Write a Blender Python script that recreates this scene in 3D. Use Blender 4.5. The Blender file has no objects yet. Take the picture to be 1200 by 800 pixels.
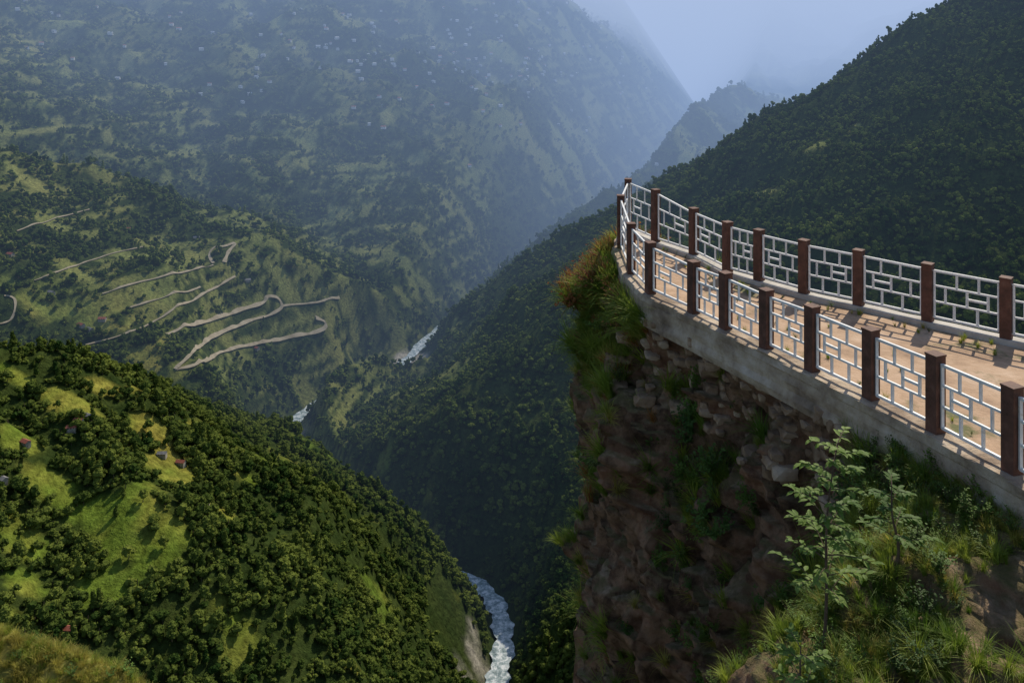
import bpy, bmesh, math, random, time
import numpy as np
from mathutils import Vector, noise as mnoise, kdtree, Matrix
random.seed(7); rng=np.random.default_rng(11)
scene=bpy.context.scene
F=1000.0; HZ=35.0
def ray(px,py): return ((px-600)/F, -(py-HZ)/F)
def P(px,py,d): 
    a,b=ray(px,py); return (a*d,d,b*d)
# ------------------------------------------------------------ helpers
def link(o,parent=None):
    scene.collection.objects.link(o)
    if parent: o.parent=parent
    return o
def empty(name):
    e=bpy.data.objects.new(name,None); link(e); return e
def mesh_from(name,V,Fc,mat=None,smooth=False):
    me=bpy.data.meshes.new(name); 
    me.from_pydata([tuple(v) for v in V],[],[tuple(f) for f in Fc]); me.update()
    if mat:
        for m in (mat if isinstance(mat,(list,tuple)) else [mat]): me.materials.append(m)
    if smooth: me.polygons.foreach_set('use_smooth',[True]*len(me.polygons))
    return me
def grid_mesh(name,X,Y,Z,mat,smooth=True):
    r,c=X.shape
    co=np.stack([X,Y,Z],-1).reshape(-1,3).astype(np.float32)
    i=np.arange(r*c).reshape(r,c)
    q=np.stack([i[:-1,:-1],i[:-1,1:],i[1:,1:],i[1:,:-1]],-1).reshape(-1,4).astype(np.int32)
    me=bpy.data.meshes.new(name)
    me.vertices.add(len(co)); me.vertices.foreach_set('co',co.ravel())
    me.loops.add(q.size); me.loops.foreach_set('vertex_index',q.ravel())
    me.polygons.add(len(q)); me.polygons.foreach_set('loop_start',np.arange(0,q.size,4,dtype=np.int32))
    me.polygons.foreach_set('loop_total',np.full(len(q),4,dtype=np.int32))
    me.update(calc_edges=True); me.validate()
    if smooth: me.polygons.foreach_set('use_smooth',np.ones(len(q),dtype=bool))
    me.materials.append(mat)
    return me
# perlin
_perm=np.random.default_rng(3).permutation(512); _ga=np.random.default_rng(4).uniform(0,2*np.pi,512)
_gx=np.cos(_ga);_gy=np.sin(_ga)
def perlin(x,y):
    xi=np.floor(x).astype(np.int64); yi=np.floor(y).astype(np.int64)
    xf=x-xi; yf=y-yi
    u=xf*xf*xf*(xf*(xf*6-15)+10); v=yf*yf*yf*(yf*(yf*6-15)+10)
    def g(ix,iy,dx,dy):
        h=_perm[(_perm[ix&511]+iy)&511]; return _gx[h]*dx+_gy[h]*dy
    n00=g(xi,yi,xf,yf);n10=g(xi+1,yi,xf-1,yf);n01=g(xi,yi+1,xf,yf-1);n11=g(xi+1,yi+1,xf-1,yf-1)
    return ((n00*(1-u)+n10*u)*(1-v)+(n01*(1-u)+n11*u)*v)*1.5
def fbm(x,y,o=4,g=.5):
    s=0;a=1
    for k in range(o):
        s=s+a*perlin(x+17.3*k,y-9.1*k); x=x*2.03;y=y*2.03;a*=g
    return s
def sst(a,b,x):
    t=np.clip((x-a)/(b-a),0,1); return t*t*(3-2*t)
# ------------------------------------------------------------ terrain definition: (points, near slope, far slope)
ridges=[
 ([P(-420,330,650),P(-250,360,720),P(0,408,800),P(110,424,830),P(200,461,870),P(260,503,900),P(330,543,940),P(380,578,970),P(440,616,1000),P(500,662,1010),P(560,716,1015)],.55,1.15),
 ([P(60,412,815),P(150,560,700),P(230,700,640)],.62,.62),
 ([P(330,545,940),P(400,660,850),P(440,755,800)],.66,.66),
 ([P(-400,110,1500),P(-150,150,1600),P(0,175,1700),P(150,207,1800),P(240,255,1850),P(330,285,1950),P(420,318,2050),P(520,338,2150),P(560,350,2200)],.46,.75),
 ([P(150,207,1800),P(200,330,1560),P(250,410,1430)],.5,.5),
 ([P(385,545,1380),P(430,515,1400),P(490,470,1430),P(560,402,1470),P(640,330,1500),P(690,292,1500),P(760,264,1480),P(850,250,1450),P(1000,240,1450),P(1200,230,1500),P(1500,120,1500)],.57,1.05),
 ([P(640,336,1500),P(650,445,1330),P(668,575,1180)],.62,.62),
 ([P(720,275,2300),P(780,237,2200),P(850,192,2150),P(930,140,2050),P(1040,84,1950),P(1110,35,1900),P(1250,-70,1850),P(1500,-250,1800)],.6,.9),
 ([P(930,140,2050),P(940,205,1800),P(980,250,1550)],.62,.62),
 ([P(1110,35,1900),P(1130,135,1650),P(1150,215,1480)],.62,.62),
 ([P(-700,-420,3800),P(-300,-300,4000),P(0,-200,4200),P(250,-150,4400),P(450,-90,4600),P(600,-40,4800),P(700,45,5000),P(790,125,5200),P(850,165,5300)],.52,.6),
 ([P(250,-150,4400),P(330,60,3400),P(450,200,2800)],.5,.5),
 ([P(0,-200,4200),P(60,20,3100),P(170,120,2600)],.5,.5),
 ([P(520,-60,4700),P(590,80,3700),P(640,200,3150)],.5,.5),
 ([P(700,45,5000),P(740,110,4300),P(720,200,3500)],.5,.5),
 ([P(500,-200,9000),P(750,-90,9300),P(900,-40,9500),P(1020,-5,9500),P(1150,40,9500),P(1300,40,9300)],.45,.45),
 ([P(900,-40,9500),P(860,80,7500),P(900,150,6000)],.42,.42),
 ([P(1500,-200,6000),P(1200,-40,6500),P(1050,60,6500),P(980,130,6200)],.45,.45),
 ([(200,-500,150),(90,-150,40),(30,-20,-26),(45,40,-48),(90,70,-60)],1.15,1.15),
]
river=[(60,640),(10,760),(-14,880),(-16,915),(-10,993),(-36,1069),(-130,1140),(-215,1215),(-320,1330),(-391,1455),(-370,1590),(-239,1772),(-160,2030),(105,2640),(300,2980),(520,3700),(1000,4800),(1500,6500),(1800,9500)]
def seg_dist(X,Y,a,b):
    dx,dy=b[0]-a[0],b[1]-a[1]; L=dx*dx+dy*dy+1e-9
    t=np.clip(((X-a[0])*dx+(Y-a[1])*dy)/L,0,1)
    return np.hypot(X-(a[0]+t*dx),Y-(a[1]+t*dy)),t
def catmull(pts,n):
    pts=[np.array(p,float) for p in pts]; pts=[2*pts[0]-pts[1]]+pts+[2*pts[-1]-pts[-2]]; out=[]
    for i in range(1,len(pts)-2):
        p0,p1,p2,p3=pts[i-1:i+3]
        for k in range(n):
            t=k/n
            out.append(.5*((2*p1)+(-p0+p2)*t+(2*p0-5*p1+4*p2-p3)*t*t+(-p0+3*p1-3*p2+p3)*t**3))
    out.append(pts[-2]); return out
riverS=catmull(river,3)
def river_dist(X,Y):
    d=np.full(X.shape,1e9)
    for a,b in zip(riverS[:-1],riverS[1:]):
        d=np.minimum(d,seg_dist(X,Y,a,b)[0])
    return d
glints=((-391,1455,60),(-239,1772,110))
def H(X,Y,full=False):
    X=np.asarray(X,float);Y=np.asarray(Y,float)
    D=np.hypot(X,Y); sc=np.clip(D/1500,.25,3)
    wx=fbm(X/330,Y/330,3)*22*sc; wy=fbm(X/330+50,Y/330+20,3)*22*sc
    Xw=X+wx;Yw=Y+wy
    rd=river_dist(X,Y)
    h=-704+.22*np.minimum(rd,1800)
    for pts,sl,sb in ridges:
        hk=np.full(X.shape,-1e9)
        for a,b in zip(pts[:-1],pts[1:]):
            d,t=seg_dist(Xw,Yw,a,b)
            z=a[2]+(b[2]-a[2])*t
            s_=sl if sb==sl else sl+(sb-sl)*np.clip((Yw-(a[1]+t*(b[1]-a[1])))/(d+1)*1.5,0,1)
            hk=np.maximum(hk,z-s_*(np.sqrt(d*d+144)-12))
        k=14.0
        e=np.clip(.5+.5*(hk-h)/k,0,1)
        h=h*(1-e)+hk*e+k*e*(1-e)
    damp=np.clip(rd/150,.1,1)
    am=np.clip(D/1300,.12,2.2)*damp
    h=h+am*(fbm(X/260+5,Y/260,4)*13-np.abs(perlin(X/190+9,Y/190))*26+6)
    h=h-88*np.exp(-(((X+190)/150)**2+((Y-1530)/200)**2))
    h=h-24*np.exp(-(((X+285)/135)**2+((Y-900)/230)**2))
    far=sst(2300,3600,Y)
    h=h+far*(fbm(X/800,Y/800+3,4)*90-np.abs(perlin(X/600+2,Y/600))*90)
    bank=np.full(X.shape,1.5)
    for cx,cy,r in glints: bank=bank-1.42*(1-sst(r*.7,r*1.3,np.hypot(X-cx,Y-cy)))
    h=np.minimum(h,-703+np.maximum(0,rd-13)*bank)
    h=np.where(rd>24,np.maximum(h,-702.5),h)
    return (h,rd) if full else h
NR,NC=900,760
v=np.linspace(0,1,NR)
yy=-600+ 3600*v+ 9500*v**3
Yg=np.repeat(yy[:,None],NC,1)
w=(800+np.maximum(yy,0)*.8)[:,None]
Xg=np.linspace(-1,1,NC)[None,:]*w+np.maximum(yy,0)[:,None]*.02
Zg,RD=H(Xg,Yg,True)
def project(px,py,d0=250,d1=9000):
    a,b=ray(px,py); d=np.geomspace(d0,d1,500)
    h=H(a*d,d); k=np.argmax(h>b*d)
    k=max(k,1); d=np.linspace(d[k-1],d[k],8); h=H(a*d,d); k=np.argmax(h>b*d)
    return (a*d[k],d[k],h[k])
fields_px=[(135,600,70,38),(60,570,44,18),(175,505,34,13),(80,470,38,11),(205,560,22,13),(40,690,34,15),(120,690,44,15),(20,510,26,20),(165,645,44,17),(240,510,22,9),(20,640,30,12),(120,455,26,8),(290,560,18,7),(260,600,20,8),(200,620,26,9),(15,440,22,7),
 (452,136,15,8),(152,66,12,12),(80,26,22,8),(660,168,16,7),(700,184,16,6),(590,60,30,6),(300,66,22,5),(520,235,14,5),(640,225,10,5),
 (110,380,26,8),(150,300,30,6),(60,260,30,6),(230,300,14,6),(330,330,20,6),(30,210,30,5),(400,250,16,5),(900,225,16,5),(960,170,14,5),(1000,150,8,4),(90,320,30,7),(180,345,30,6),(40,360,24,7),(250,345,18,5)]
fields=[]
for px,py,rx,ry in fields_px:
    c=project(px,py); dy=abs(project(px,py+ry)[1]-project(px,py-ry)[1])/2
    fields.append((c[0],c[1],rx*c[1]/F,float(np.clip(dy,rx*c[1]/F*.5,rx*c[1]/F*2.2))))
def fieldmask(X,Y,Z):
    m=np.zeros(X.shape); n=fbm(X/40,Y/40,3)
    for cx,cy,rx,ry in fields:
        q=np.hypot((X-cx)/rx,(Y-cy)/ry)+n*.5
        m=np.maximum(m,1-sst(.7,1.05,q))
    far=sst(2500,3000,Y)
    q=fbm(X/150+3,Y/220,4); m=np.maximum(m,far*sst(.1,.38,q)*.8)
    mid=(X<-60)*(1-far)*(Y>300)
    q=fbm(X/70+31,Y/60,4)
    th=.36-.14*sst(1150,1350,Y)
    m=np.maximum(m,mid*sst(0,.22,q-th)*.75)
    band=fbm(X/260+3,Z/8.0,3); wide=fbm(X/220+9,Y/220+4,3)
    m=np.maximum(m,mid*sst(1200,1350,Y)*sst(.1,.32,band)*sst(-.45,-.05,wide)*.88)
    band=fbm(X/500+3,Z/22.0,3)
    m=np.maximum(m,far*sst(.14,.38,band)*sst(-.3,.15,wide)*.75)
    return m
FM=fieldmask(Xg,Yg,Zg)
n1=fbm(Xg/25,Yg/25,4); n2=fbm(Xg/140,Yg/140,3)
def mixc(a,b,t): return a*(1-t[...,None])+b*t[...,None]
col=np.zeros(Xg.shape+(3,))+np.array([.028,.046,.013])
col=mixc(col,np.array([.075,.095,.026]),np.clip(.4+n1*.6,0,1)*.7)
fc=mixc(np.zeros_like(col)+np.array([.14,.20,.03]),np.array([.32,.28,.06]),np.clip(.4+n2*.9+n1*.4,0,1))
fc=fc*(1-.22*sst(.1,.5,fbm(Xg/60,Zg/1.6,2)))[...,None]
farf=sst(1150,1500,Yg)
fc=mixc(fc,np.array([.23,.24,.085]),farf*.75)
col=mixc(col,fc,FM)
def gravel(X,Y,RD,n):
    g_=np.zeros(X.shape)
    for cx,cy,r in ((-75,925,58),)+glints+((10,2400,60),):
        g_=np.maximum(g_,1-sst(r*.6,r,np.hypot(X-cx,Y-cy)+n*10))
    return g_
gr=gravel(Xg,Yg,RD,n1)*(1-sst(24,40,RD+n1*12))
col=mixc(col,np.array([.42,.38,.32]),gr)
# ------------------------------------------------------------ materials
def new_mat(name):
    m=bpy.data.materials.new(name); m.use_nodes=True; nt=m.node_tree; nt.nodes.clear()
    out=nt.nodes.new('ShaderNodeOutputMaterial'); return m,nt,out
def N(nt,t,**k):
    n=nt.nodes.new(t)
    for a,b in k.items(): setattr(n,a,b)
    return n
def ramp(nt,fac,stops):
    r=N(nt,'ShaderNodeValToRGB'); e=r.color_ramp.elements
    while len(e)<len(stops): e.new(.5)
    for i,(p,c) in enumerate(stops): e[i].position=p; e[i].color=(*c,1)
    nt.links.new(fac,r.inputs[0]); return r.outputs[0]
def noise_n(nt,scale,detail=5,vec=None,rough=.6):
    n=N(nt,'ShaderNodeTexNoise'); n.inputs['Scale'].default_value=scale; n.inputs['Detail'].default_value=detail; n.inputs['Roughness'].default_value=rough
    if vec is not None: nt.links.new(vec,n.inputs['Vector'])
    return n.outputs[0]
def simple(name,stops,scale=3,rough=.85,bump=0,bscale=20,metal=0,spec=.3,bdist=.02):
    m,nt,out=new_mat(name); g=N(nt,'ShaderNodeNewGeometry')
    p=N(nt,'ShaderNodeBsdfPrincipled'); p.inputs['Roughness'].default_value=rough; p.inputs['Metallic'].default_value=metal
    p.inputs['Specular IOR Level'].default_value=spec
    nt.links.new(ramp(nt,noise_n(nt,scale,6,g.outputs['Position']),stops),p.inputs['Base Color'])
    if bump:
        b=N(nt,'ShaderNodeBump'); b.inputs['Strength'].default_value=bump; b.inputs['Distance'].default_value=bdist
        nt.links.new(noise_n(nt,bscale,8,g.outputs['Position']),b.inputs['Height']); nt.links.new(b.outputs[0],p.inputs['Normal'])
    nt.links.new(p.outputs[0],out.inputs[0]); return m
def leafmat(name,c1,c2,trans=.35,nscale=.02,rough=.6):
    m,nt,out=new_mat(name); g=N(nt,'ShaderNodeNewGeometry'); oi=N(nt,'ShaderNodeObjectInfo')
    nz=noise_n(nt,nscale,2,g.outputs['Position'])
    mx=N(nt,'ShaderNodeMath',operation='MULTIPLY_ADD'); nt.links.new(oi.outputs['Random'],mx.inputs[0]); mx.inputs[1].default_value=.6; 
    a=N(nt,'ShaderNodeMath',operation='MULTIPLY_ADD'); nt.links.new(nz,a.inputs[0]); a.inputs[1].default_value=1.6; a.inputs[2].default_value=-.6
    nt.links.new(a.outputs[0],mx.inputs[2])
    c=ramp(nt,mx.outputs[0],[(.1,c1),(.95,c2)])
    if trans==0:
        p=N(nt,'ShaderNodeBsdfDiffuse'); nt.links.new(c,p.inputs[0]); nt.links.new(p.outputs[0],out.inputs[0]); return m
    p=N(nt,'ShaderNodeBsdfPrincipled'); p.inputs['Roughness'].default_value=rough; p.inputs['Specular IOR Level'].default_value=.25
    nt.links.new(c,p.inputs['Base Color'])
    t=N(nt,'ShaderNodeBsdfTranslucent'); nt.links.new(c,t.inputs[0])
    s=N(nt,'ShaderNodeMixShader'); s.inputs[0].default_value=trans
    nt.links.new(p.outputs[0],s.inputs[1]); nt.links.new(t.outputs[0],s.inputs[2]); nt.links.new(s.outputs[0],out.inputs[0]); return m
mt,nt,out=new_mat('valley_ground')
at=N(nt,'ShaderNodeAttribute',attribute_name='col'); g=N(nt,'ShaderNodeNewGeometry')
p=N(nt,'ShaderNodeBsdfDiffuse')
nz=noise_n(nt,.18,5,g.outputs['Position'],.7)
rr=ramp(nt,nz,[(.3,(.45,.45,.45)),(.7,(1.5,1.5,1.4))])
mm=N(nt,'ShaderNodeMix',data_type='RGBA',blend_type='MULTIPLY'); mm.inputs[0].default_value=1
nt.links.new(at.outputs['Color'],mm.inputs[6]); nt.links.new(rr,mm.inputs[7]); nt.links.new(mm.outputs[2],p.inputs[0])
b=N(nt,'ShaderNodeBump'); b.inputs['Strength'].default_value=.8; b.inputs['Distance'].default_value=4
nt.links.new(nz,b.inputs['Height']); nt.links.new(b.outputs[0],p.inputs['Normal']); nt.links.new(p.outputs[0],out.inputs[0])
me=grid_mesh('terrain',Xg,Yg,Zg,mt)
ca=me.color_attributes.new('col','FLOAT_COLOR','POINT')
ca.data.foreach_set('color',np.concatenate([col,np.ones(Xg.shape+(1,))],-1).reshape(-1).astype(np.float32))
link(bpy.data.objects.new('mountain_valley_terrain',me))
# ------------------------------------------------------------ river
m,nt,out=new_mat('river_water'); g=N(nt,'ShaderNodeNewGeometry')
c=ramp(nt,noise_n(nt,.12,8,g.outputs['Position'],.75),[(.38,(.12,.18,.19)),(.48,(.35,.44,.45)),(.58,(.85,.88,.88))])
p=N(nt,'ShaderNodeBsdfPrincipled'); p.inputs['Roughness'].default_value=.3; nt.links.new(c,p.inputs['Base Color'])
b=N(nt,'ShaderNodeBump'); b.inputs['Distance'].default_value=1; nt.links.new(noise_n(nt,.3,6,g.outputs['Position']),b.inputs['Height']); nt.links.new(b.outputs[0],p.inputs['Normal'])
nt.links.new(p.outputs[0],out.inputs[0]); matR=m
V=[];Fc=[]
rs=catmull(river,14)
for i,q in enumerate(rs):
    a=rs[max(0,i-1)];b_=rs[min(len(rs)-1,i+1)]; t=np.array(b_)-a; t=t/np.linalg.norm(t); nn=np.array([t[1],-t[0]])
    wd=11.5+2.5*math.sin(i*.9)+1.5*math.sin(i*2.3)
    for k in range(5):
        s=(k/4*2-1)*wd; V.append((q[0]+nn[0]*s,q[1]+nn[1]*s,-700.0))
    if i:
        for k in range(4): o=(i-1)*5+k; Fc.append((o,o+1,o+6,o+5))
link(bpy.data.objects.new('river',mesh_from('river',V,Fc,matR,True)))
# ------------------------------------------------------------ roads
matRoad=simple('dirt_road',[(.3,(.27,.22,.14)),(.7,(.46,.39,.27))],.08,.95)
roads=[[(205,434),(222,418),(240,402),(262,390),(295,377),(328,366),(328,353),(314,349),(308,357),(280,366),(240,378),(195,392)],
 [(205,434),(235,428),(258,414),(300,404),(345,396),(378,389),(381,379),(370,375)],
 [(250,310),(245,299),(252,290),(263,290),(276,286),(268,296),(263,309)],
 [(100,405),(140,395),(175,380),(215,358),(258,335),(276,325)],
 [(120,345),(170,330),(215,320),(250,311)],
 [(0,381),(14,375),(18,352),(5,347)],
 [(40,330),(80,315),(130,298),(170,290)],[(330,360),(360,357),(398,353)],[(150,362),(190,350),(235,338)],[(20,272),(60,258),(105,246)]]
road_pts=[]
rp=empty('hillside_road')
for ri,r in enumerate(roads):
    w_=3.0 if ri<3 else 1.6
    pts=[project(x,y)[:2] for x,y in catmull(r,6)]
    pts=[np.array(q) for q in pts]
    good=[pts[0]]
    for q in pts[1:]:
        if np.linalg.norm(q-good[-1])<90: good.append(q)
    pts=good
    if len(pts)<4: continue
    for _ in range(2): pts=[pts[0]]+[(pts[i-1]+pts[i]*2+pts[i+1])/4 for i in range(1,len(pts)-1)]+[pts[-1]]
    fine=[]
    for a,b_ in zip(pts[:-1],pts[1:]):
        n=max(1,int(np.linalg.norm(b_-a)/5)); fine+= [a+(b_-a)*k/n for k in range(n)]
    fine.append(pts[-1]); fa=np.array(fine)
    z=H(fa[:,0],fa[:,1]); ks=np.ones(5)/5; zs=np.convolve(np.pad(z,2,'edge'),ks,'valid')
    tt=np.gradient(fa,axis=0); tt/=np.linalg.norm(tt,axis=1)[:,None]+1e-6; nn=np.stack([tt[:,1],-tt[:,0]],1)
    wv=w_*(1+.5*perlin(np.arange(len(fa))*.31+ri*7,np.zeros(len(fa))+.5))[:,None]
    Lp=fa-nn*wv; Rp=fa+nn*wv; zl=np.maximum(zs,H(Lp[:,0],Lp[:,1]))+1.0; zr=np.maximum(zs,H(Rp[:,0],Rp[:,1]))+1.0
    V=[];Fc=[]
    for i in range(len(fa)):
        V+=[(Lp[i,0],Lp[i,1],zl[i]),(Rp[i,0],Rp[i,1],zr[i])]
        if i: o=2*(i-1); Fc.append((o,o+1,o+3,o+2))
        road_pts.append(fa[i])
    link(bpy.data.objects.new('track_%d'%ri,mesh_from('track',V,Fc,matRoad)),rp)
# ------------------------------------------------------------ instancing
def make_instancer(name,pts,rot,scl,idx,coll):
    me=bpy.data.meshes.new(name); n=len(pts)
    me.vertices.add(n); me.vertices.foreach_set('co',np.asarray(pts,np.float32).ravel())
    a=me.attributes.new('rot','FLOAT_VECTOR','POINT'); a.data.foreach_set('vector',np.asarray(rot,np.float32).ravel())
    a=me.attributes.new('scl','FLOAT_VECTOR','POINT'); a.data.foreach_set('vector',np.asarray(scl,np.float32).ravel())
    a=me.attributes.new('idx','INT','POINT'); a.data.foreach_set('value',np.asarray(idx,np.int32))
    me.update()
    o=bpy.data.objects.new(name,me); link(o)
    ng=bpy.data.node_groups.new(name,'GeometryNodeTree')
    ng.interface.new_socket('Geometry',in_out='INPUT',socket_type='NodeSocketGeometry')
    ng.interface.new_socket('Geometry',in_out='OUTPUT',socket_type='NodeSocketGeometry')
    gi=ng.nodes.new('NodeGroupInput');go=ng.nodes.new('NodeGroupOutput')
    ci=ng.nodes.new('GeometryNodeCollectionInfo'); ci.inputs['Collection'].default_value=coll
    ci.inputs['Separate Children'].default_value=True; ci.inputs['Reset Children'].default_value=True
    ip=ng.nodes.new('GeometryNodeInstanceOnPoints')
    def na(nm,t):
        q=ng.nodes.new('GeometryNodeInputNamedAttribute'); q.data_type=t; q.inputs['Name'].default_value=nm
        return [s for s in q.outputs if s.enabled and s.name=='Attribute'][0]
    ng.links.new(gi.outputs[0],ip.inputs['Points']); ng.links.new(ci.outputs[0],ip.inputs['Instance'])
    ip.inputs['Pick Instance'].default_value=True
    ng.links.new(na('idx','INT'),ip.inputs['Instance Index'])
    er=ng.nodes.new('FunctionNodeEulerToRotation'); ng.links.new(na('rot','FLOAT_VECTOR'),er.inputs[0]); ng.links.new(er.outputs[0],ip.inputs['Rotation'])
    ng.links.new(na('scl','FLOAT_VECTOR'),ip.inputs['Scale'])
    ng.links.new(ip.outputs[0],go.inputs[0])
    md=o.modifiers.new('inst','NODES'); md.node_group=ng
    return o
def proto_coll(name,meshes):
    c=bpy.data.collections.new(name)
    for i,m in enumerate(meshes):
        o=bpy.data.objects.new('%s_%02d'%(name,i),m); c.objects.link(o)
    return c
matT=leafmat('tree_foliage',(.026,.052,.012),(.15,.18,.035),0,.012,.8)
matBark=simple('bark',[(.3,(.06,.045,.03)),(.7,(.14,.11,.08))],4,.9)
def ico(sub):
    bm=bmesh.new(); bmesh.ops.create_icosphere(bm,subdivisions=sub,radius=1)
    V=np.array([v.co[:] for v in bm.verts]); Fc=[[v.index for v in f.verts] for f in bm.faces]; bm.free(); return V,Fc
I2=ico(2);I1=ico(1)
def tree_proto(kind,seed,lod=0):
    r=np.random.default_rng(seed); V=[];Fc=[];mi=[]
    lob=[]; IC=I2 if lod==0 else I1
    if kind==0:
        for k in range(7 if lod==0 else 5):
            a=r.uniform(0,6.28);q=r.uniform(0,.34); lob.append((q*math.cos(a),q*math.sin(a),r.uniform(.38,.85),r.uniform(.14,.27)*(1 if lod==0 else 1.15)))
    elif kind==1:
        for k in range(6): lob.append((r.uniform(-.1,.1),r.uniform(-.1,.1),.35+k*.16,.24-.025*k))
    else:
        for k in range(7 if lod==0 else 5):
            a=r.uniform(0,6.28);q=r.uniform(.1,.55); lob.append((q*math.cos(a),q*math.sin(a),r.uniform(.1,.38),r.uniform(.17,.28)))
    for cx,cy,cz,rad in lob:
        o=len(V); dv=IC[0]*(1+r.uniform(-.34,.34,(len(IC[0]),1)))*rad*np.array([1,1,.8])
        V+= [tuple(q) for q in dv+np.array([cx,cy,cz])]; Fc+=[[i+o for i in f] for f in IC[1]]; mi+=[0]*len(IC[1])
        for k in range(26 if lod==0 else 0):
            d=r.normal(size=3); d[2]=abs(d[2])-.2; d/=np.linalg.norm(d); c=np.array([cx,cy,cz])+d*rad*r.uniform(.95,1.4)*np.array([1,1,.9])
            u=r.normal(size=3);u/=np.linalg.norm(u); w2=np.cross(u,d);s=r.uniform(.03,.06); o=len(V)
            V+=[tuple(c-u*s),tuple(c+w2*s),tuple(c+u*s),tuple(c-w2*s)]; Fc.append([o,o+1,o+2,o+3]); mi.append(0)
    o=len(V)
    for zz,rr_ in ((-.15,.035),(.6,.018)):
        for k in range(5): V.append((rr_*math.cos(k*1.2566),rr_*math.sin(k*1.2566),zz))
    for k in range(5): Fc.append([o+k,o+(k+1)%5,o+5+(k+1)%5,o+5+k]); mi.append(1)
    me=mesh_from('tree_proto',V,Fc,[matT,matBark]); me.polygons.foreach_set('material_index',mi); return me
tc_=proto_coll('valley_tree',[tree_proto(0,1),tree_proto(0,2),tree_proto(0,3),tree_proto(1,4),tree_proto(2,5),tree_proto(2,6)])
tcf=proto_coll('far_tree',[tree_proto(0,21,1),tree_proto(0,22,1),tree_proto(0,23,1),tree_proto(1,24,1),tree_proto(2,25,1),tree_proto(2,26,1)])
def sample(y0,y1,cell,margin=.07):
    n=int(((y1-y0)*(1.2+2*margin)*(y0+y1)/2)/(cell*cell))
    u=rng.random(n); y=np.sqrt(y0*y0+u*(y1*y1-y0*y0)); s=rng.uniform(-.6-margin,.6+margin,n)
    return s*y,y
PX=[];PY=[];PS=[]
for y0,y1,c,s in ((330,1100,5.7,8.3),(1100,1700,7.4,9.6),(1700,2500,9.6,11.3),(2500,3800,14,14),(3800,5600,26,21)):
    x,y=sample(y0,y1,c); PX.append(x);PY.append(y);PS.append(np.full(len(x),s))
PX=np.concatenate(PX);PY=np.concatenate(PY);PS=np.concatenate(PS)
z,rd=H(PX,PY,True)
fm=fieldmask(PX,PY,z)
cl=fbm(PX/60+8,PY/60,3)
keep=(rd>17)&~((gravel(PX,PY,rd,cl*0)>.2)&(rd<75))&(rng.random(len(PX))>fm*.95)&(rng.random(len(PX))<.82+cl*.5)
py_=HZ-z/PY*F; keep&=(py_<900)&(py_>-60)
keep&=~((PX/PY>.2)&(py_>430))   # ground hidden behind the rock cliff
idv=np.nonzero(keep)[0]; top=(z[idv]+30)/PY[idv]; hid=np.zeros(len(idv),bool)
for f_ in np.linspace(.45,.96,26):
    X_=PX[idv]*f_; Y_=PY[idv]*f_
    fi=np.interp(Y_,yy,np.arange(NR)); r0=np.clip(fi.astype(int),0,NR-1)
    ww=800+np.maximum(yy[r0],0)*.8; cc=np.clip((((X_-np.maximum(yy[r0],0)*.02)/ww+1)/2*(NC-1)).astype(int),0,NC-1)
    hid|=(Zg[r0,cc]-25)/np.maximum(Y_,1)>top+.004
keep[idv[hid]]=False
kd=kdtree.KDTree(len(road_pts))
for i,q in enumerate(road_pts): kd.insert((q[0],q[1],0),i)
kd.balance()
ids=np.nonzero(keep&(PY>1100)&(PY<3200)&(PX<100))[0]
for i in ids:
    if kd.find((PX[i],PY[i],0))[2]<7: keep[i]=False
PX,PY,PS,z,cl=PX[keep],PY[keep],PS[keep],z[keep],cl[keep]
n=len(PX)
s=PS*rng.uniform(.5,1.4,n)*(1+.28*cl)
rot=np.zeros((n,3)); rot[:,2]=rng.uniform(0,6.28,n); rot[:,:2]=rng.normal(0,.08,(n,2))
idx=rng.choice(6,n,p=[.24,.22,.2,.1,.13,.11])
nr=PY<1350; TP=np.stack([PX,PY,z-.4],1); TS=np.stack([s,s,s*rng.uniform(.8,1.2,n)],1)
make_instancer('hillside_forest',TP[nr],rot[nr],TS[nr],idx[nr],tc_)
make_instancer('distant_forest',TP[~nr],rot[~nr],TS[~nr],idx[~nr],tcf)
# ------------------------------------------------------------ houses
matWall=simple('house_plaster',[(.3,(.28,.25,.2)),(.7,(.42,.38,.32))],.3,.9)
matRoofR=simple('roof_red',[(.3,(.28,.08,.05)),(.7,(.36,.12,.08))],.3,.7)
matRoofG=simple('roof_tin',[(.3,(.16,.16,.16)),(.7,(.28,.27,.26))],.3,.7)
matWin=simple('window_dark',[(.3,(.02,.02,.025)),(.7,(.04,.04,.05))],.3,.3)
def house_geo(V,Fc,mi,cx,cy,cz,L,W,Hh,a,roof):
    ca_,sa=math.cos(a),math.sin(a); o=len(V)
    def pt(x,y,z): V.append((cx+x*ca_-y*sa,cy+x*sa+y*ca_,cz+z))
    for zz in (-3,Hh):
        for x,y in ((-L,-W),(L,-W),(L,W),(-L,W)): pt(x,y,zz)
    for k in range(4): Fc.append([o+k,o+(k+1)%4,o+4+(k+1)%4,o+4+k]); mi.append(0)
    pt(-L,0,Hh+W*.55);pt(L,0,Hh+W*.55); Fc.append([o+4,o+7,o+8]);mi.append(0);Fc.append([o+5,o+9,o+6]);mi.append(0)
    o=len(V); e=.6
    for y,zz in ((-W-e,Hh-.25),(0,Hh+W*.55+.12),(W+e,Hh-.25)):
        pt(-L-e,y,zz);pt(L+e,y,zz)
    Fc.append([o,o+1,o+3,o+2]);Fc.append([o+2,o+3,o+5,o+4]);mi+= [roof,roof]
    for k in (-.6,0,.6):
        for sgn in (-1,1):
            o=len(V)
            for x,zz in ((k*L-.5,1.1),(k*L+.5,1.1),(k*L+.5,2.4),(k*L-.5,2.4)): pt(x,sgn*(W+.03),zz)
            Fc.append([o,o+1,o+2,o+3]);mi.append(3)
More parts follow.
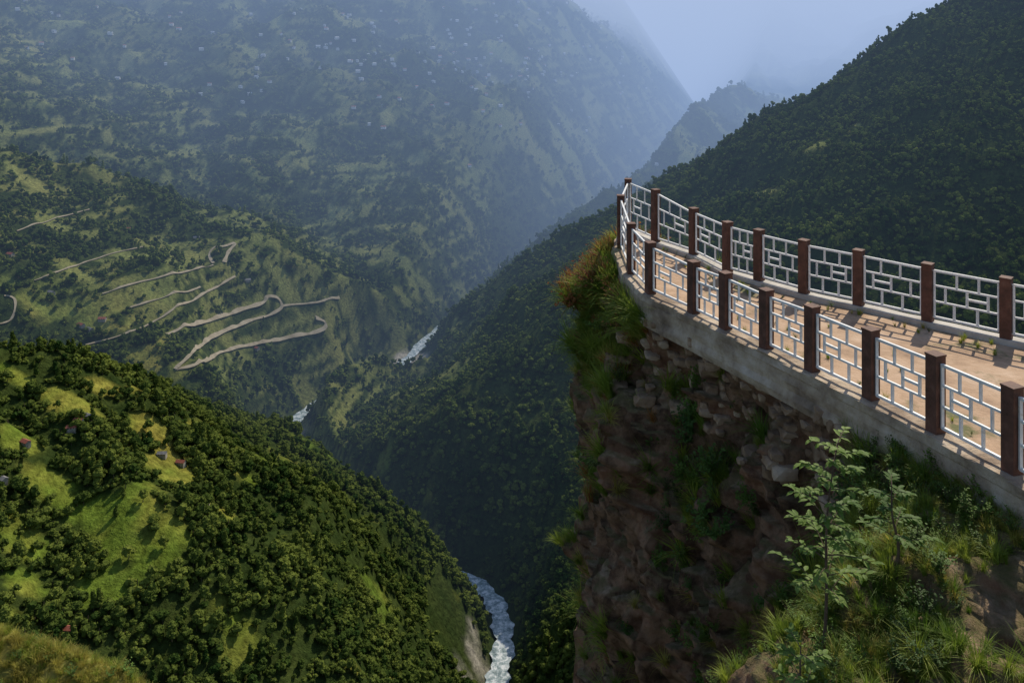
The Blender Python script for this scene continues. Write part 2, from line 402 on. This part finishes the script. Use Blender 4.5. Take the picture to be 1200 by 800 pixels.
for px,py,rf in [(92,497,1),(103,491,2),(84,505,1),(30,522,1),(190,535,2),(212,545,1),(95,383,1),(120,376,1),(105,388,2),(80,742,1),(3,565,2),
   (60,345,2),(150,270,1),(290,330,2),(300,410,1),(12,300,1),(240,590,1),(230,280,2)]:
    q=project(px,py); V=[];Fc=[];mi=[]
    sz=4.0 if q[1]>1000 else 2.7
    house_geo(V,Fc,mi,0,0,0,sz*1.4,sz*.85,2.4,random.uniform(-.6,.6),rf)
    me=mesh_from('house',V,Fc,[matWall,matRoofR,matRoofG,matWin]); me.polygons.foreach_set('material_index',mi)
    o=link(bpy.data.objects.new('village_house',me)); o.location=(q[0],q[1],q[2]+1.2)
V=[];Fc=[];mi=[]
for k in range(260):
    px=random.gauss(540,150) if k%3 else random.uniform(0,800); py=random.gauss(65,34) if k%3 else random.uniform(0,200)
    if not(-20<px<830 and -10<py<260): continue
    q=project(px,py,2300)
    if q[1]<2500: continue
    sz=random.uniform(3,6); house_geo(V,Fc,mi,q[0],q[1],q[2]+4,sz*1.3,sz*.8,5,random.uniform(-.8,.8),random.choice([2,2,1]))
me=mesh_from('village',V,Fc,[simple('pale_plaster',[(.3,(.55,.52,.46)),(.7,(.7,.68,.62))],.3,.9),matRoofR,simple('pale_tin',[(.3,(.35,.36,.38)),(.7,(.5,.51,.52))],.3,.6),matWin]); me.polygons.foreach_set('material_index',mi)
link(bpy.data.objects.new('distant_village',me))
# ------------------------------------------------------------ viewpoint platform
ZB=-5.7
near=[(8.6,3.6,1.1),(8.3,4.9,1.1),(7.95,6.2,1.1),(7.6,7.5,1.1),(7.25,8.7,1.1),(6.87,9.85,1.1),(6.45,11.0,1.1),(6.02,12.13,1.08),(5.55,13.2,1.06),(5.03,14.3,1.06),(4.56,15.3,1.03),(4.08,16.3,1.05),(3.66,17.2,1.02),(3.0,18.5,1.08),(2.79,20.0,1.15),(2.84,22.3,1.36)]
tip=[(3.32,24.4,1.42)]
far=[(3.87,23.0,1.38),(4.62,21.7,1.15),(5.09,20.15,1.15),(5.63,19.45,1.13),(6.33,18.5,1.13),(7.19,17.7,1.12),(8.16,16.75,1.1),(9.15,15.8,1.1),(10.2,14.9,1.1),(11.3,14.0,1.1),(12.4,13.1,1.1),(13.5,12.2,1.1),(14.6,11.3,1.1)]
matPost=simple('post_brown_paint',[(.25,(.06,.03,.02)),(.55,(.125,.055,.038)),(.8,(.19,.10,.07))],6,.7,.4,30)
matWhite=simple('white_paint',[(.25,(.6,.6,.6)),(.6,(.8,.8,.8)),(.75,(.5,.44,.38))],6,.45,.1,40)
def box(bm,c,sx,sy,sz,ang=0,bev=0):
    r=bmesh.ops.create_cube(bm,size=1); vs=r['verts']
    bmesh.ops.scale(bm,vec=(sx,sy,sz),verts=vs)
    if ang: bmesh.ops.rotate(bm,cent=(0,0,0),matrix=Matrix.Rotation(ang,3,'Z'),verts=vs)
    bmesh.ops.translate(bm,vec=c,verts=vs)
    if bev:
        es=list({e for v_ in vs for e in v_.link_edges}); bmesh.ops.bevel(bm,geom=es,offset=bev,segments=2,affect='EDGES',profile=.7)
def bar(bm,p,q,r):
    p=Vector(p);q=Vector(q); d=q-p; L=d.length; M=d.to_track_quat('Z','Y').to_matrix().to_4x4()
    x=bmesh.ops.create_cube(bm,size=1); vs=x['verts']
    bmesh.ops.scale(bm,vec=(r,r,L),verts=vs); bmesh.ops.transform(bm,matrix=Matrix.Translation((p+q)/2)@M,verts=vs)
def fin(bm,name,mat,parent):
    me=bpy.data.meshes.new(name); bm.to_mesh(me); bm.free(); me.materials.append(mat)
    return link(bpy.data.objects.new(name,me),parent)
pat=[((0,0),(1,0)),((0,1),(1,1)),((0,0),(0,1)),((1,0),(1,1)),
 ((0,.34),(1,.34)),((0,.68),(1,.68)),
 ((.36,.68),(.36,1)),((.7,.68),(.7,1)),((.18,.34),(.18,.68)),((.52,.34),(.52,.68)),((.84,.34),(.84,.68)),((.32,0),(.32,.34)),((.68,0),(.68,.34)),((.52,.51),(.84,.51))]
def railing(pts,name,first=True,flip=False):
    e=empty(name)
    for i,(x,y,h) in enumerate(pts):
        if i==0 and not first: continue
        a=pts[max(0,i-1)];b_=pts[min(len(pts)-1,i+1)]; ang=math.atan2(b_[1]-a[1],b_[0]-a[0])
        bm=bmesh.new(); box(bm,(x,y,ZB+h/2-.05),.19,.19,h+.1,ang,.012); box(bm,(x,y,ZB+h+.012),.205,.205,.03,ang,.008); fin(bm,'post_%d'%i,matPost,e)
    for i in range(len(pts)-1):
        a=np.array(pts[i]);b_=np.array(pts[i+1]); t=(b_-a)[:2]; L=np.hypot(*t); t=t/L
        a2=a[:2]+t*.096; b2=b_[:2]-t*.096; bm=bmesh.new()
        def W(u,v):
            u2=1-u if (flip ^ (i%2==1)) else u
            xy=a2+(b2-a2)*(.02+.96*u2); hh=a[2]+(b_[2]-a[2])*u2
            return (xy[0],xy[1],ZB+.1+v*(hh-.2))
        for j,(p_,q_) in enumerate(pat): bar(bm,W(*p_),W(*q_),.04 if j<4 else .03+.0007*j)
        for v_ in (0,1):
            for (xy,u) in ((a2,0),(b2,1)):
                hh=(a[2] if u==0 else b_[2]); sg=1 if u==0 else -1
                bar(bm,(xy[0]-t[0]*.02*sg,xy[1]-t[1]*.02*sg,ZB+.1+v_*(hh-.2)),(xy[0]+t[0]*.04*sg,xy[1]+t[1]*.04*sg,ZB+.1+v_*(hh-.2)),.027)
        fin(bm,'panel_%d'%i,matWhite,e)
    return e
railing(near+tip,'railing')
railing([tip[0]]+far,'railing',first=False,flip=True)
plat=empty('viewpoint_platform')
def nrm_at(i,pl):
    a=pl[max(0,i-1)];b_=pl[min(len(pl)-1,i+1)]; t=(b_-a)/np.linalg.norm(b_-a); return np.array([-t[1],t[0]])
matConc=simple('weathered_concrete',[(.25,(.12,.09,.065)),(.42,(.27,.2,.145)),(.56,(.44,.35,.26)),(.75,(.6,.51,.42))],1.7,.92,.9,9,bdist=.06)
matPave,nt,out=new_mat('dusty_paving'); g=N(nt,'ShaderNodeNewGeometry')
c=ramp(nt,noise_n(nt,1.3,8,g.outputs['Position'],.7),[(.3,(.24,.15,.095)),(.5,(.42,.28,.18)),(.7,(.54,.39,.28))])
c2=ramp(nt,noise_n(nt,.8,6,g.outputs['Position'],.7),[(.58,(0,0,0)),(.68,(1,1,1))])
mm=N(nt,'ShaderNodeMix',data_type='RGBA'); nt.links.new(c2,mm.inputs[0]); nt.links.new(c,mm.inputs[6]); mm.inputs[7].default_value=(.12,.12,.045,1)
p=N(nt,'ShaderNodeBsdfPrincipled'); p.inputs['Roughness'].default_value=.95; nt.links.new(mm.outputs[2],p.inputs['Base Color'])
b=N(nt,'ShaderNodeBump'); b.inputs['Strength'].default_value=.6;b.inputs['Distance'].default_value=.03; nt.links.new(noise_n(nt,14,8,g.outputs['Position']),b.inputs['Height']); nt.links.new(b.outputs[0],p.inputs['Normal'])
nt.links.new(p.outputs[0],out.inputs[0])
def resamp(pl,n):
    pl=np.array(pl); L=np.r_[0,np.cumsum(np.linalg.norm(np.diff(pl,axis=0),axis=1))]; s=np.linspace(0,L[-1],n)
    return np.stack([np.interp(s,L,pl[:,k]) for k in range(pl.shape[1])],1)
nl=resamp([p_[:2] for p_ in near+tip],120); fl=resamp([p_[:2] for p_ in far[::-1]]+[tip[0][:2]],120)
V=[];Fc=[]; K=24
for i in range(120):
    for k in range(K):
        t=k/(K-1); q=nl[i]*(1-t)+fl[i]*t
        V.append((q[0],q[1],ZB-.1+.025*mnoise.noise(Vector((q[0]*1.2,q[1]*1.2,0)))))
    if i:
        for k in range(K-1): o=(i-1)*K+k; Fc.append((o,o+1,o+K+1,o+K))
link(bpy.data.objects.new('paving',mesh_from('paving',V,Fc,matPave,True)),plat)
def sweep(pl,prof,name,mat,jit=.0):
    V=[];Fc=[];n=len(prof)
    for i,q in enumerate(pl):
        nn=nrm_at(i,pl)
        for k,(o,z_) in enumerate(prof):
            j=jit*mnoise.noise(Vector((q[0]*2.1,q[1]*2.1,z_*3+k))) if jit else 0
            V.append((q[0]+nn[0]*(o+j),q[1]+nn[1]*(o+j),ZB+z_+(j*.6 if k not in(0,) else 0)))
        if i:
            for k in range(n): a=(i-1)*n+k; b2=(i-1)*n+(k+1)%n; Fc.append((a,b2,b2+n,a+n))
    Fc.append(tuple(range(n))); Fc.append(tuple(reversed([len(V)-n+k for k in range(n)])))
    return link(bpy.data.objects.new(name,mesh_from(name,V,Fc,mat)),plat)
nearpl=[q for q in resamp([p_[:2] for p_ in near+tip],260)]
farpl=[q for q in resamp([tip[0][:2]]+[p_[:2] for p_ in far],200)]
prof=[(-.17,-.3),(-.17,-.02),(-.15,0),(.2,0),(.22,-.02),(.22,-.14),(.2,-.16),(.21,-.3),(.2,-.42),(.23,-.55),(.2,-.68),(-.17,-.7)]
sweep(nearpl,prof,'retaining_wall',matConc,.06)
sweep(farpl,[(-.14,-.3),(-.14,0),(.16,0),(.16,-.7),(-.14,-.7)],'kerb',simple('pale_concrete',[(.3,(.35,.32,.29)),(.7,(.55,.52,.48))],3,.9,.3,14),.012)
# ------------------------------------------------------------ cliff
path=[np.array(p_[:2]) for p_ in (far[::-1]+tip+near[::-1])]
path=resamp(path,560); 
for _ in range(6): path[1:-1]=(path[:-2]+path[1:-1]*2+path[2:])/4
NP=len(path)
tan=np.gradient(path,axis=0); tan/=np.linalg.norm(tan,axis=1)[:,None]; nrm=np.stack([tan[:,1],-tan[:,0]],1)
for _ in range(40): nrm[1:-1]=(nrm[:-2]+nrm[1:-1]+nrm[2:])/3
nrm/=np.linalg.norm(nrm,axis=1)[:,None]
itip=int(np.argmax(path[:,1])); 
isn=np.arange(NP)>itip
yv=path[:,1]
wf=np.where(isn,1-sst(10.8,14.0,yv),0)
nose=np.where(isn,sst(16.5,19,yv),1)
svals=np.r_[np.linspace(0,11,190),np.linspace(11.3,95,60)]
NS=len(svals)
CX=np.zeros((NS,NP));CY=CX.copy();CZ=CX.copy()
for i,s in enumerate(svals):
    offc=.12+nose*(.55*sst(0,2.2,s)+.15*sst(5,8,s))+(1-nose)*(-.1*sst(.1,1.0,s)+.5*sst(2,5,s)+.3*sst(4,9,s))+max(0,s-12)*.12
    drc=s
    if s<5.5: of=.15+.93*s; dr=.23*s
    else: of=.15+5.1+.2*(s-5.5); dr=1.265+.98*(s-5.5)
    off=offc*(1-wf)+of*wf; dp=drc*(1-wf)+dr*wf
    CX[i]=path[:,0]+nrm[:,0]*off; CY[i]=path[:,1]+nrm[:,1]*off; CZ[i]=ZB-.5-dp
for i in range(NS):
    s=svals[i]; a=min(1,s/1.0+.12)
    for j in range(NP):
        q=Vector((CX[i,j],CY[i,j],CZ[i,j]))
        d1=mnoise.fractal(q*.38,1.0,2.0,3)*.6
        d2=mnoise.fractal(Vector((q.x*1.5,q.y*1.5,q.z)),.9,2.1,4)*.28
        cell=(mnoise.cell(Vector((q.x*1.1+d2*1.5+.4*q.z,q.y*1.1,q.z*1.5+d1+.3*q.x)))+.5*mnoise.cell(Vector((q.x*2.7+d2*2,q.y*2.7,q.z*3.6+d1*2))))*.28
        k=1-wf[j]*.6
        d=(d1+d2+cell*k*(1-wf[j]))*a*k
        if s>12: d*=1+ (s-12)*.05
        CX[i,j]+=nrm[j,0]*d; CY[i,j]+=nrm[j,1]*d; CZ[i,j]+=(d*.35+ (d2*.9*wf[j]))*a
m,nt,out=new_mat('cliff_rock'); g=N(nt,'ShaderNodeNewGeometry')
sep=N(nt,'ShaderNodeSeparateXYZ'); nt.links.new(g.outputs['Normal'],sep.inputs[0])
rock=ramp(nt,noise_n(nt,.9,9,g.outputs['Position'],.75),[(.32,(.04,.025,.016)),(.43,(.13,.078,.047)),(.52,(.28,.17,.105)),(.6,(.22,.11,.065)),(.72,(.45,.33,.23))])
vo=N(nt,'ShaderNodeTexVoronoi'); vo.inputs['Scale'].default_value=3.2; nt.links.new(g.outputs['Position'],vo.inputs['Vector'])
stone=ramp(nt,vo.outputs['Distance'],[(0,(1.15,1.12,1.1)),(.5,(.95,.95,.95)),(.75,(.55,.5,.48))])
m1=N(nt,'ShaderNodeMix',data_type='RGBA',blend_type='MULTIPLY'); m1.inputs[0].default_value=1; nt.links.new(rock,m1.inputs[6]); nt.links.new(stone,m1.inputs[7])
soil=ramp(nt,noise_n(nt,2.2,8,g.outputs['Position'],.7),[(.3,(.07,.08,.025)),(.5,(.17,.13,.065)),(.7,(.4,.28,.19))])
f1=ramp(nt,sep.outputs[2],[(.5,(0,0,0)),(.8,(1,1,1))])
m2=N(nt,'ShaderNodeMix',data_type='RGBA'); nt.links.new(f1,m2.inputs[0]); nt.links.new(m1.outputs[2],m2.inputs[6]); nt.links.new(soil,m2.inputs[7])
p=N(nt,'ShaderNodeBsdfPrincipled'); p.inputs['Roughness'].default_value=.92; p.inputs['Specular IOR Level'].default_value=.2; nt.links.new(m2.outputs[2],p.inputs['Base Color'])
b=N(nt,'ShaderNodeBump'); b.inputs['Strength'].default_value=1;b.inputs['Distance'].default_value=.12; nt.links.new(noise_n(nt,4,8,g.outputs['Position'],.7),b.inputs['Height'])
nt.links.new(b.outputs[0],p.inputs['Normal']); nt.links.new(p.outputs[0],out.inputs[0]); matCliff=m
me=grid_mesh('cliff',CX[:, ::-1],CY[:, ::-1],CZ[:, ::-1],matCliff,smooth=False)
link(bpy.data.objects.new('rock_cliff',me))
C=np.stack([CX,CY,CZ],-1); dv=np.gradient(C,axis=0);du=np.gradient(C,axis=1); NN=np.cross(du,dv); NN/=np.linalg.norm(NN,axis=-1)[...,None]+1e-9
if (NN[...,2].mean()<0): NN=-NN
# masonry stones under the wall
V=[];Fc=[]
for k in range(360):
    j=int(rng.integers(itip+6,itip+170)); 
    if yv[j]<13.5: continue
    i=int(rng.integers(0,30)); q=C[i,j]; r=rng.uniform(.05,.19); o=len(V)
    e=rng.uniform(.7,1.4,3)*np.array([1,1,.6]); dv_=I2[0]*(1+rng.uniform(-.24,.24,(len(I2[0]),1)))
    dv_=np.clip(dv_,-.72,.72)*r*e*1.25
    V+=[tuple(z_) for z_ in dv_+q-np.array([nrm[j,0],nrm[j,1],0])*r*.2]; Fc+=[[x_+o for x_ in f] for f in I2[1]]
link(bpy.data.objects.new('stone_masonry',mesh_from('stones',V,Fc,simple('masonry_stone',[(.25,(.10,.063,.04)),(.45,(.26,.17,.105)),(.6,(.38,.27,.18)),(.75,(.5,.4,.3))],1.8,.9,.8,12,bdist=.03))))
# ------------------------------------------------------------ foreground plants
matG1=leafmat('grass_green',(.10,.18,.02),(.32,.37,.05),.45,.8)
matG2=leafmat('grass_dry',(.29,.25,.05),(.48,.44,.10),.45,.8)
matG3=leafmat('grass_rust',(.27,.08,.03),(.40,.21,.06),.45,.8)
matL1=leafmat('shrub_leaf',(.045,.10,.018),(.15,.25,.035),.35,.6)
matTwig=simple('twig',[(.3,(.07,.05,.035)),(.7,(.15,.1,.07))],10,.9)
def tuft(seed,mat,n=60,L=.5,spread=.12,droop=.5,wd=.008):
    r=np.random.default_rng(seed);V=[];Fc=[]
    for k in range(n):
        a=r.uniform(0,6.28);b0=r.uniform(0,spread);l=L*r.uniform(.5,1.1);le=r.uniform(.1,droop);x0,y0=b0*math.cos(a),b0*math.sin(a)
        a2=a+r.normal(0,.5); o=len(V); w2=wd*r.uniform(.7,1.4)
        for i in range(5):
            t=i/4; out_=l*le*t*t*1.3; z_=l*(t-.45*le*t*t*t); ww=w2*(1-t**1.5)
            c=np.array([x0+out_*math.cos(a2),y0+out_*math.sin(a2),z_]); s_=np.array([-math.sin(a2),math.cos(a2),0])*ww
            V+= [tuple(c-s_),tuple(c+s_)]
            if i: p0=o+2*(i-1); Fc.append((p0,p0+1,p0+3,p0+2))
    return mesh_from('tuft',V,Fc,mat)
def leafv(V,Fc,mi,c,d,up,L,Wd,mat=0):
    d=d/np.linalg.norm(d); s=np.cross(d,up); s/=np.linalg.norm(s)+1e-9; u=np.cross(s,d); o=len(V)
    pts=[c,c+d*L*.35+s*Wd+u*L*.06,c+d*L*.7+s*Wd*.75+u*L*.03,c+d*L-u*L*.12,c+d*L*.7-s*Wd*.75+u*L*.03,c+d*L*.35-s*Wd+u*L*.06,c+d*L*.35,c+d*L*.7-u*L*.02]
    V+= [tuple(q) for q in pts]; Fc+=[(o,o+1,o+6),(o+1,o+2,o+7,o+6),(o+2,o+3,o+7),(o+3,o+4,o+7),(o+4,o+5,o+6,o+7),(o+5,o,o+6)]; mi+=[mat]*6
def stem(V,Fc,mi,pts,r0,r1,mat=1,k=5):
    o=len(V); n=len(pts)
    for i,q in enumerate(pts):
        t=np.array(pts[min(i+1,n-1)])-np.array(pts[max(0,i-1)]); t/=np.linalg.norm(t)+1e-9
        a=np.cross(t,[.3,.9,.1]);a/=np.linalg.norm(a);b2=np.cross(t,a); r=r0+(r1-r0)*i/(n-1)
        for j in range(k): an=j*6.2832/k; V.append(tuple(np.array(q)+(a*math.cos(an)+b2*math.sin(an))*r))
        if i:
            for j in range(k): Fc.append((o+(i-1)*k+j,o+(i-1)*k+(j+1)%k,o+i*k+(j+1)%k,o+i*k+j)); mi.append(mat)
def shrub(seed,Hh=.7,nb=14,leaf=.07,mat=None,nl=16):
    r=np.random.default_rng(seed);V=[];Fc=[];mi=[]
    for k in range(nb):
        a=r.uniform(0,6.28);sp=r.uniform(.1,.6); l=Hh*r.uniform(.6,1.1); pts=[]
        for i in range(6):
            t=i/5; pts.append(np.array([math.cos(a)*sp*l*t*(.6+.6*t),math.sin(a)*sp*l*t*(.6+.6*t),l*t*(1-.2*t*sp)])+r.normal(0,.012,3)*(i>0))
        stem(V,Fc,mi,pts,.008,.003,1,4)
        for i in range(nl):
            t=r.uniform(.25,1); q=t*5; i0=min(4,int(q)); c=pts[i0]+(pts[i0+1]-pts[i0])*(q-i0)
            d=r.normal(size=3); d[2]=abs(d[2])*.3+.1; leafv(V,Fc,mi,c,d,np.array([0,0,1.]),leaf*r.uniform(.7,1.3),leaf*.28)
    me=mesh_from('shrub',V,Fc,[mat or matL1,matTwig]); me.polygons.foreach_set('material_index',mi); return me
gc=proto_coll('plant',[tuft(1,matG1),tuft(2,matG1,70,.6,.14,.9),tuft(3,matG2,60,.55,.12,.7),tuft(4,matG3,50,.5,.12,.6),
   shrub(1),shrub(2,.55,12,.06),shrub(3,.9,16,.09),tuft(5,matG1,80,.9,.1,1.0,.012),shrub(5,.6,12,.05,leafmat('shrub_rust',(.22,.06,.025),(.40,.17,.05),.4,.8))])
pp=[];pr=[];ps=[];pi=[]
def add(q,n_,sc,id_,lean=.5):
    ax=Vector((n_[0]*lean,n_[1]*lean,1)).normalized(); e=ax.to_track_quat('Z','Y').to_matrix()@Matrix.Rotation(random.uniform(0,6.28),3,'Z')
    pp.append(tuple(q)); pr.append(tuple(e.to_euler())); ps.append((sc,sc,sc*random.uniform(.85,1.15))); pi.append(id_)
smax=np.searchsorted(svals,11)
for _ in range(100000):
    i=int(rng.random()*smax); j=int(rng.integers(itip-60,NP-1)); s=svals[i]; q=C[i,j]; n_=NN[i,j]
    w_=wf[j]; nz_=mnoise.noise(Vector(q)*.7)
    if w_>.35:
        dens=.22*(.6+nz_*1.6)
        if n_[2]<.2: dens*=.6
        if random.random()<dens:
            id_=random.choices([0,1,7,2,4,5,6],[7,6,.6,1.8,.9,1.2,.4])[0]; add(q,n_,random.uniform(.4,.9)*.62,id_,.4)
    else:
        noz=nose[j]
        if noz>.3 and j<itip+150 and s<5.2: dens=.19*noz*(1-s/6.0)*(.5+nz_*1.7)*(1 if j<itip+80 else .16)
        elif noz>.3: dens=.003+.09*max(0,nz_-.22)
        else: dens=.005+.17*max(0,nz_-.16)*(s>.7)+.012*(s>4)+.14*w_
        dens*=.4+max(0,n_[2]+.3)*1.6
        if random.random()<dens:
            if noz>.3: id_=random.choices([0,1,7,2,3,5,8],[3,4.5,2.8,4.6,1.4,.8,1.2 if s<1.5 else .1])[0]
            else: id_=random.choices([0,1,7,2,4,5,6],[3,2,1.5,.8,2,2,1.4])[0]
            add(q,n_,random.uniform(.5,1.15)*(.88 if noz>.3 else .78),id_,.9)
for _ in range(170):
    j=int(rng.integers(itip-10,itip+48)); i=int(rng.integers(0,20)); q=C[i,j]; add(q+np.array([nrm[j,0],nrm[j,1],0])*.15,NN[i,j],random.uniform(.8,1.5),random.choice([3,8,8,3,2,1]),1.1)
for _ in range(150):
    i=int(rng.integers(20,118)); t=random.choice([random.uniform(.04,.12),random.uniform(.86,.96),random.uniform(.1,.9)]); q=nl[i]*(1-t)+fl[i]*t
    add((q[0],q[1],ZB-.1),(0,0,0),random.uniform(.12,.3),random.choice([0,1,5,2]),0)
make_instancer('cliff_grass_and_shrubs',pp,pr,ps,pi,gc)
def ground_at(x,y):
    u=C.reshape(-1,3); d=np.hypot(u[:,0]-x,u[:,1]-y); k=np.argsort(d)[:12]; return float(u[k,2].max())
matSL=leafmat('sapling_leaf',(.08,.16,.03),(.24,.34,.07),.45,.8)
def sapling(name,x,y,ztop,seed,lean=(.05,0),nbr=26,bl=1.0):
    zb=max(ground_at(x,y)-.1,ztop-3.4); Hh=ztop-zb
    r=np.random.default_rng(seed);V=[];Fc=[];mi=[]
    trunk=[np.array([lean[0]*t*t*Hh+.03*math.sin(t*7),lean[1]*t*Hh+.02*math.cos(t*5),Hh*t]) for t in np.linspace(0,1,10)]
    stem(V,Fc,mi,trunk,.022,.006,1,6)
    for k in range(nbr):
        t=.3+.7*(k/(nbr-1)); q=t*9; i0=min(8,int(q)); c=trunk[i0]+(trunk[i0+1]-trunk[i0])*(q-i0)
        a=k*2.4+r.normal(0,.3); l=(.2+.36*(1-t))*r.uniform(.7,1.25)*bl; pts=[]
        for i in range(6):
            u=i/5; pts.append(c+np.array([math.cos(a)*l*u,math.sin(a)*l*u,l*(.55*u-.25*u*u)]))
        stem(V,Fc,mi,pts,.007,.003,1,4)
        for i in range(12):
            u=.3+.7*i/11; q2=u*5;i1=min(4,int(q2)); cc=pts[i1]+(pts[i1+1]-pts[i1])*(q2-i1)
            sd=1 if i%2 else -1; d=np.array([math.cos(a+sd*1.1*(1.1-u*.6)+r.normal(0,.3)),math.sin(a+sd*1.1*(1.1-u*.6)+r.normal(0,.3)),r.uniform(-.45,.45)])
            leafv(V,Fc,mi,cc,d,np.array([0,0,1.]),r.uniform(.07,.14),.028)
    me=mesh_from(name,V,Fc,[matSL,matTwig]); me.polygons.foreach_set('material_index',mi)
    o=link(bpy.data.objects.new(name,me)); o.location=(x,y,zb)
sapling('sapling',3.5,9.6,-4.65,3,(.06,0),38,1.25); sapling('sapling',4.6,10.2,-5.45,5,(-.08,0),12,.8); sapling('sapling',3.0,8.7,-6.3,8,(-.08,0),12,.9)
# ------------------------------------------------------------ grassy knoll bottom left
kr=[(-90,58,-29),(-60,60,-35.5),(-38,60,-41.6),(-28,60,-44.6),(-20,60,-51.5),(-8,60,-80)]
gx=np.linspace(-110,10,200);gy=np.linspace(15,110,160); KX,KY=np.meshgrid(gx,gy)
def KH(X,Y):
    h=np.full(X.shape,-1e9)
    for a,b_ in zip(kr[:-1],kr[1:]):
        d,t=seg_dist(X,Y,a,b_); h=np.maximum(h,a[2]+(b_[2]-a[2])*t-np.where(Y>60,2.2,.85)*(np.sqrt(d*d+1)-1))
    return h+fbm(X/14,Y/14,4)*.7
matK=simple('dry_grass_ground',[(.3,(.14,.14,.03)),(.55,(.25,.22,.05)),(.8,(.34,.3,.1))],.5,.95,.6,3,bdist=.1)
link(bpy.data.objects.new('grassy_knoll',grid_mesh('knoll',KX,KY,KH(KX,KY),matK)))
n=16000; x=rng.uniform(-60,-12,n);y=rng.uniform(42,66,n); z=KH(x,y); k=(z>-64)&(x/y>-.72); x,y,z=x[k],y[k],z[k]; n=len(x)
s=rng.uniform(.4,1.0,n); rot=np.zeros((n,3));rot[:,2]=rng.uniform(0,6.28,n); rot[:,:2]=rng.normal(0,.15,(n,2))
gc2=proto_coll('knoll_grass_clump',[tuft(11,matG2,50,.8,.3,.8,.02),tuft(12,matG1,50,.8,.3,.8,.02),shrub(13,.9,10,.12)])
make_instancer('knoll_grass',np.stack([x,y,z-.05],1),rot,np.stack([s,s,s],1),rng.choice(3,n,p=[.75,.23,.02]),gc2)
# ------------------------------------------------------------ haze volumes, airlight put in as emission
def haze(name,V,sig,colr):
    Fc=[(0,1,3,2),(4,6,7,5),(0,4,5,1),(2,3,7,6),(0,2,6,4),(1,5,7,3)]
    m,nt,out=new_mat(name); a=N(nt,'ShaderNodeVolumeAbsorption'); a.inputs['Color'].default_value=(0,0,0,1); a.inputs['Density'].default_value=sig
    e=N(nt,'ShaderNodeEmission'); e.inputs[0].default_value=(*colr,1); e.inputs[1].default_value=sig  # even self-glow in place of sunlight scattered by the haze
    s_=N(nt,'ShaderNodeAddShader'); nt.links.new(a.outputs[0],s_.inputs[0]);nt.links.new(e.outputs[0],s_.inputs[1]); nt.links.new(s_.outputs[0],out.inputs['Volume'])
    try: m.cycles.emission_sampling='NONE'
    except Exception as ex: print(ex)
    link(bpy.data.objects.new(name,mesh_from(name,V,Fc,m)))
def bx(lo,hi): return [(x,y,z_) for x in (lo[0],hi[0]) for y in (lo[1],hi[1]) for z_ in (lo[2],hi[2])]
haze('valley_haze',bx((-9100,900,-1150),(9600,12600,1450)),.0001,(.28,.41,.66))
haze('far_valley_haze',bx((-9000,2000,-1200),(9500,12500,1400)),.00024,(.32,.45,.72))
haze('high_mist_glow',[(-9200,9000,-900),(-9200,4600,700),(-9200,12700,-900),(-9200,12700,1500),(9700,6000,-900),(9700,1300,700),(9700,12700,-900),(9700,12700,1500)],.0007,(.66,.74,.92))  # glowing layer added to imitate sun-brightened haze high up
# ------------------------------------------------------------ light & camera
S=Vector((.40,.60,.69)).normalized()
ld=bpy.data.lights.new('sun','SUN'); ld.energy=5; ld.angle=math.radians(.5); ld.color=(1,.91,.74)
lo=bpy.data.objects.new('sun',ld); link(lo); lo.rotation_euler=S.to_track_quat('Z','Y').to_euler()
w=bpy.data.worlds.new('World'); scene.world=w; w.use_nodes=True; nt=w.node_tree
sk=nt.nodes.new('ShaderNodeTexSky'); sk.sky_type='NISHITA'; sk.sun_disc=False; sk.sun_elevation=math.asin(S.z); sk.sun_rotation=math.atan2(S.x,S.y)
bg=nt.nodes['Background']; bg.inputs[1].default_value=.12; nt.links.new(sk.outputs[0],bg.inputs[0])
cd=bpy.data.cameras.new('camera'); co=bpy.data.objects.new('camera',cd); link(co)
co.location=(0,0,0); co.rotation_euler=(math.radians(90),0,0); cd.lens=30; cd.sensor_width=36; cd.shift_y=-(400-HZ)/1200
cd.clip_start=.1; cd.clip_end=30000; scene.camera=co
scene.view_settings.view_transform='Standard'; scene.view_settings.look='None'; scene.view_settings.exposure=0
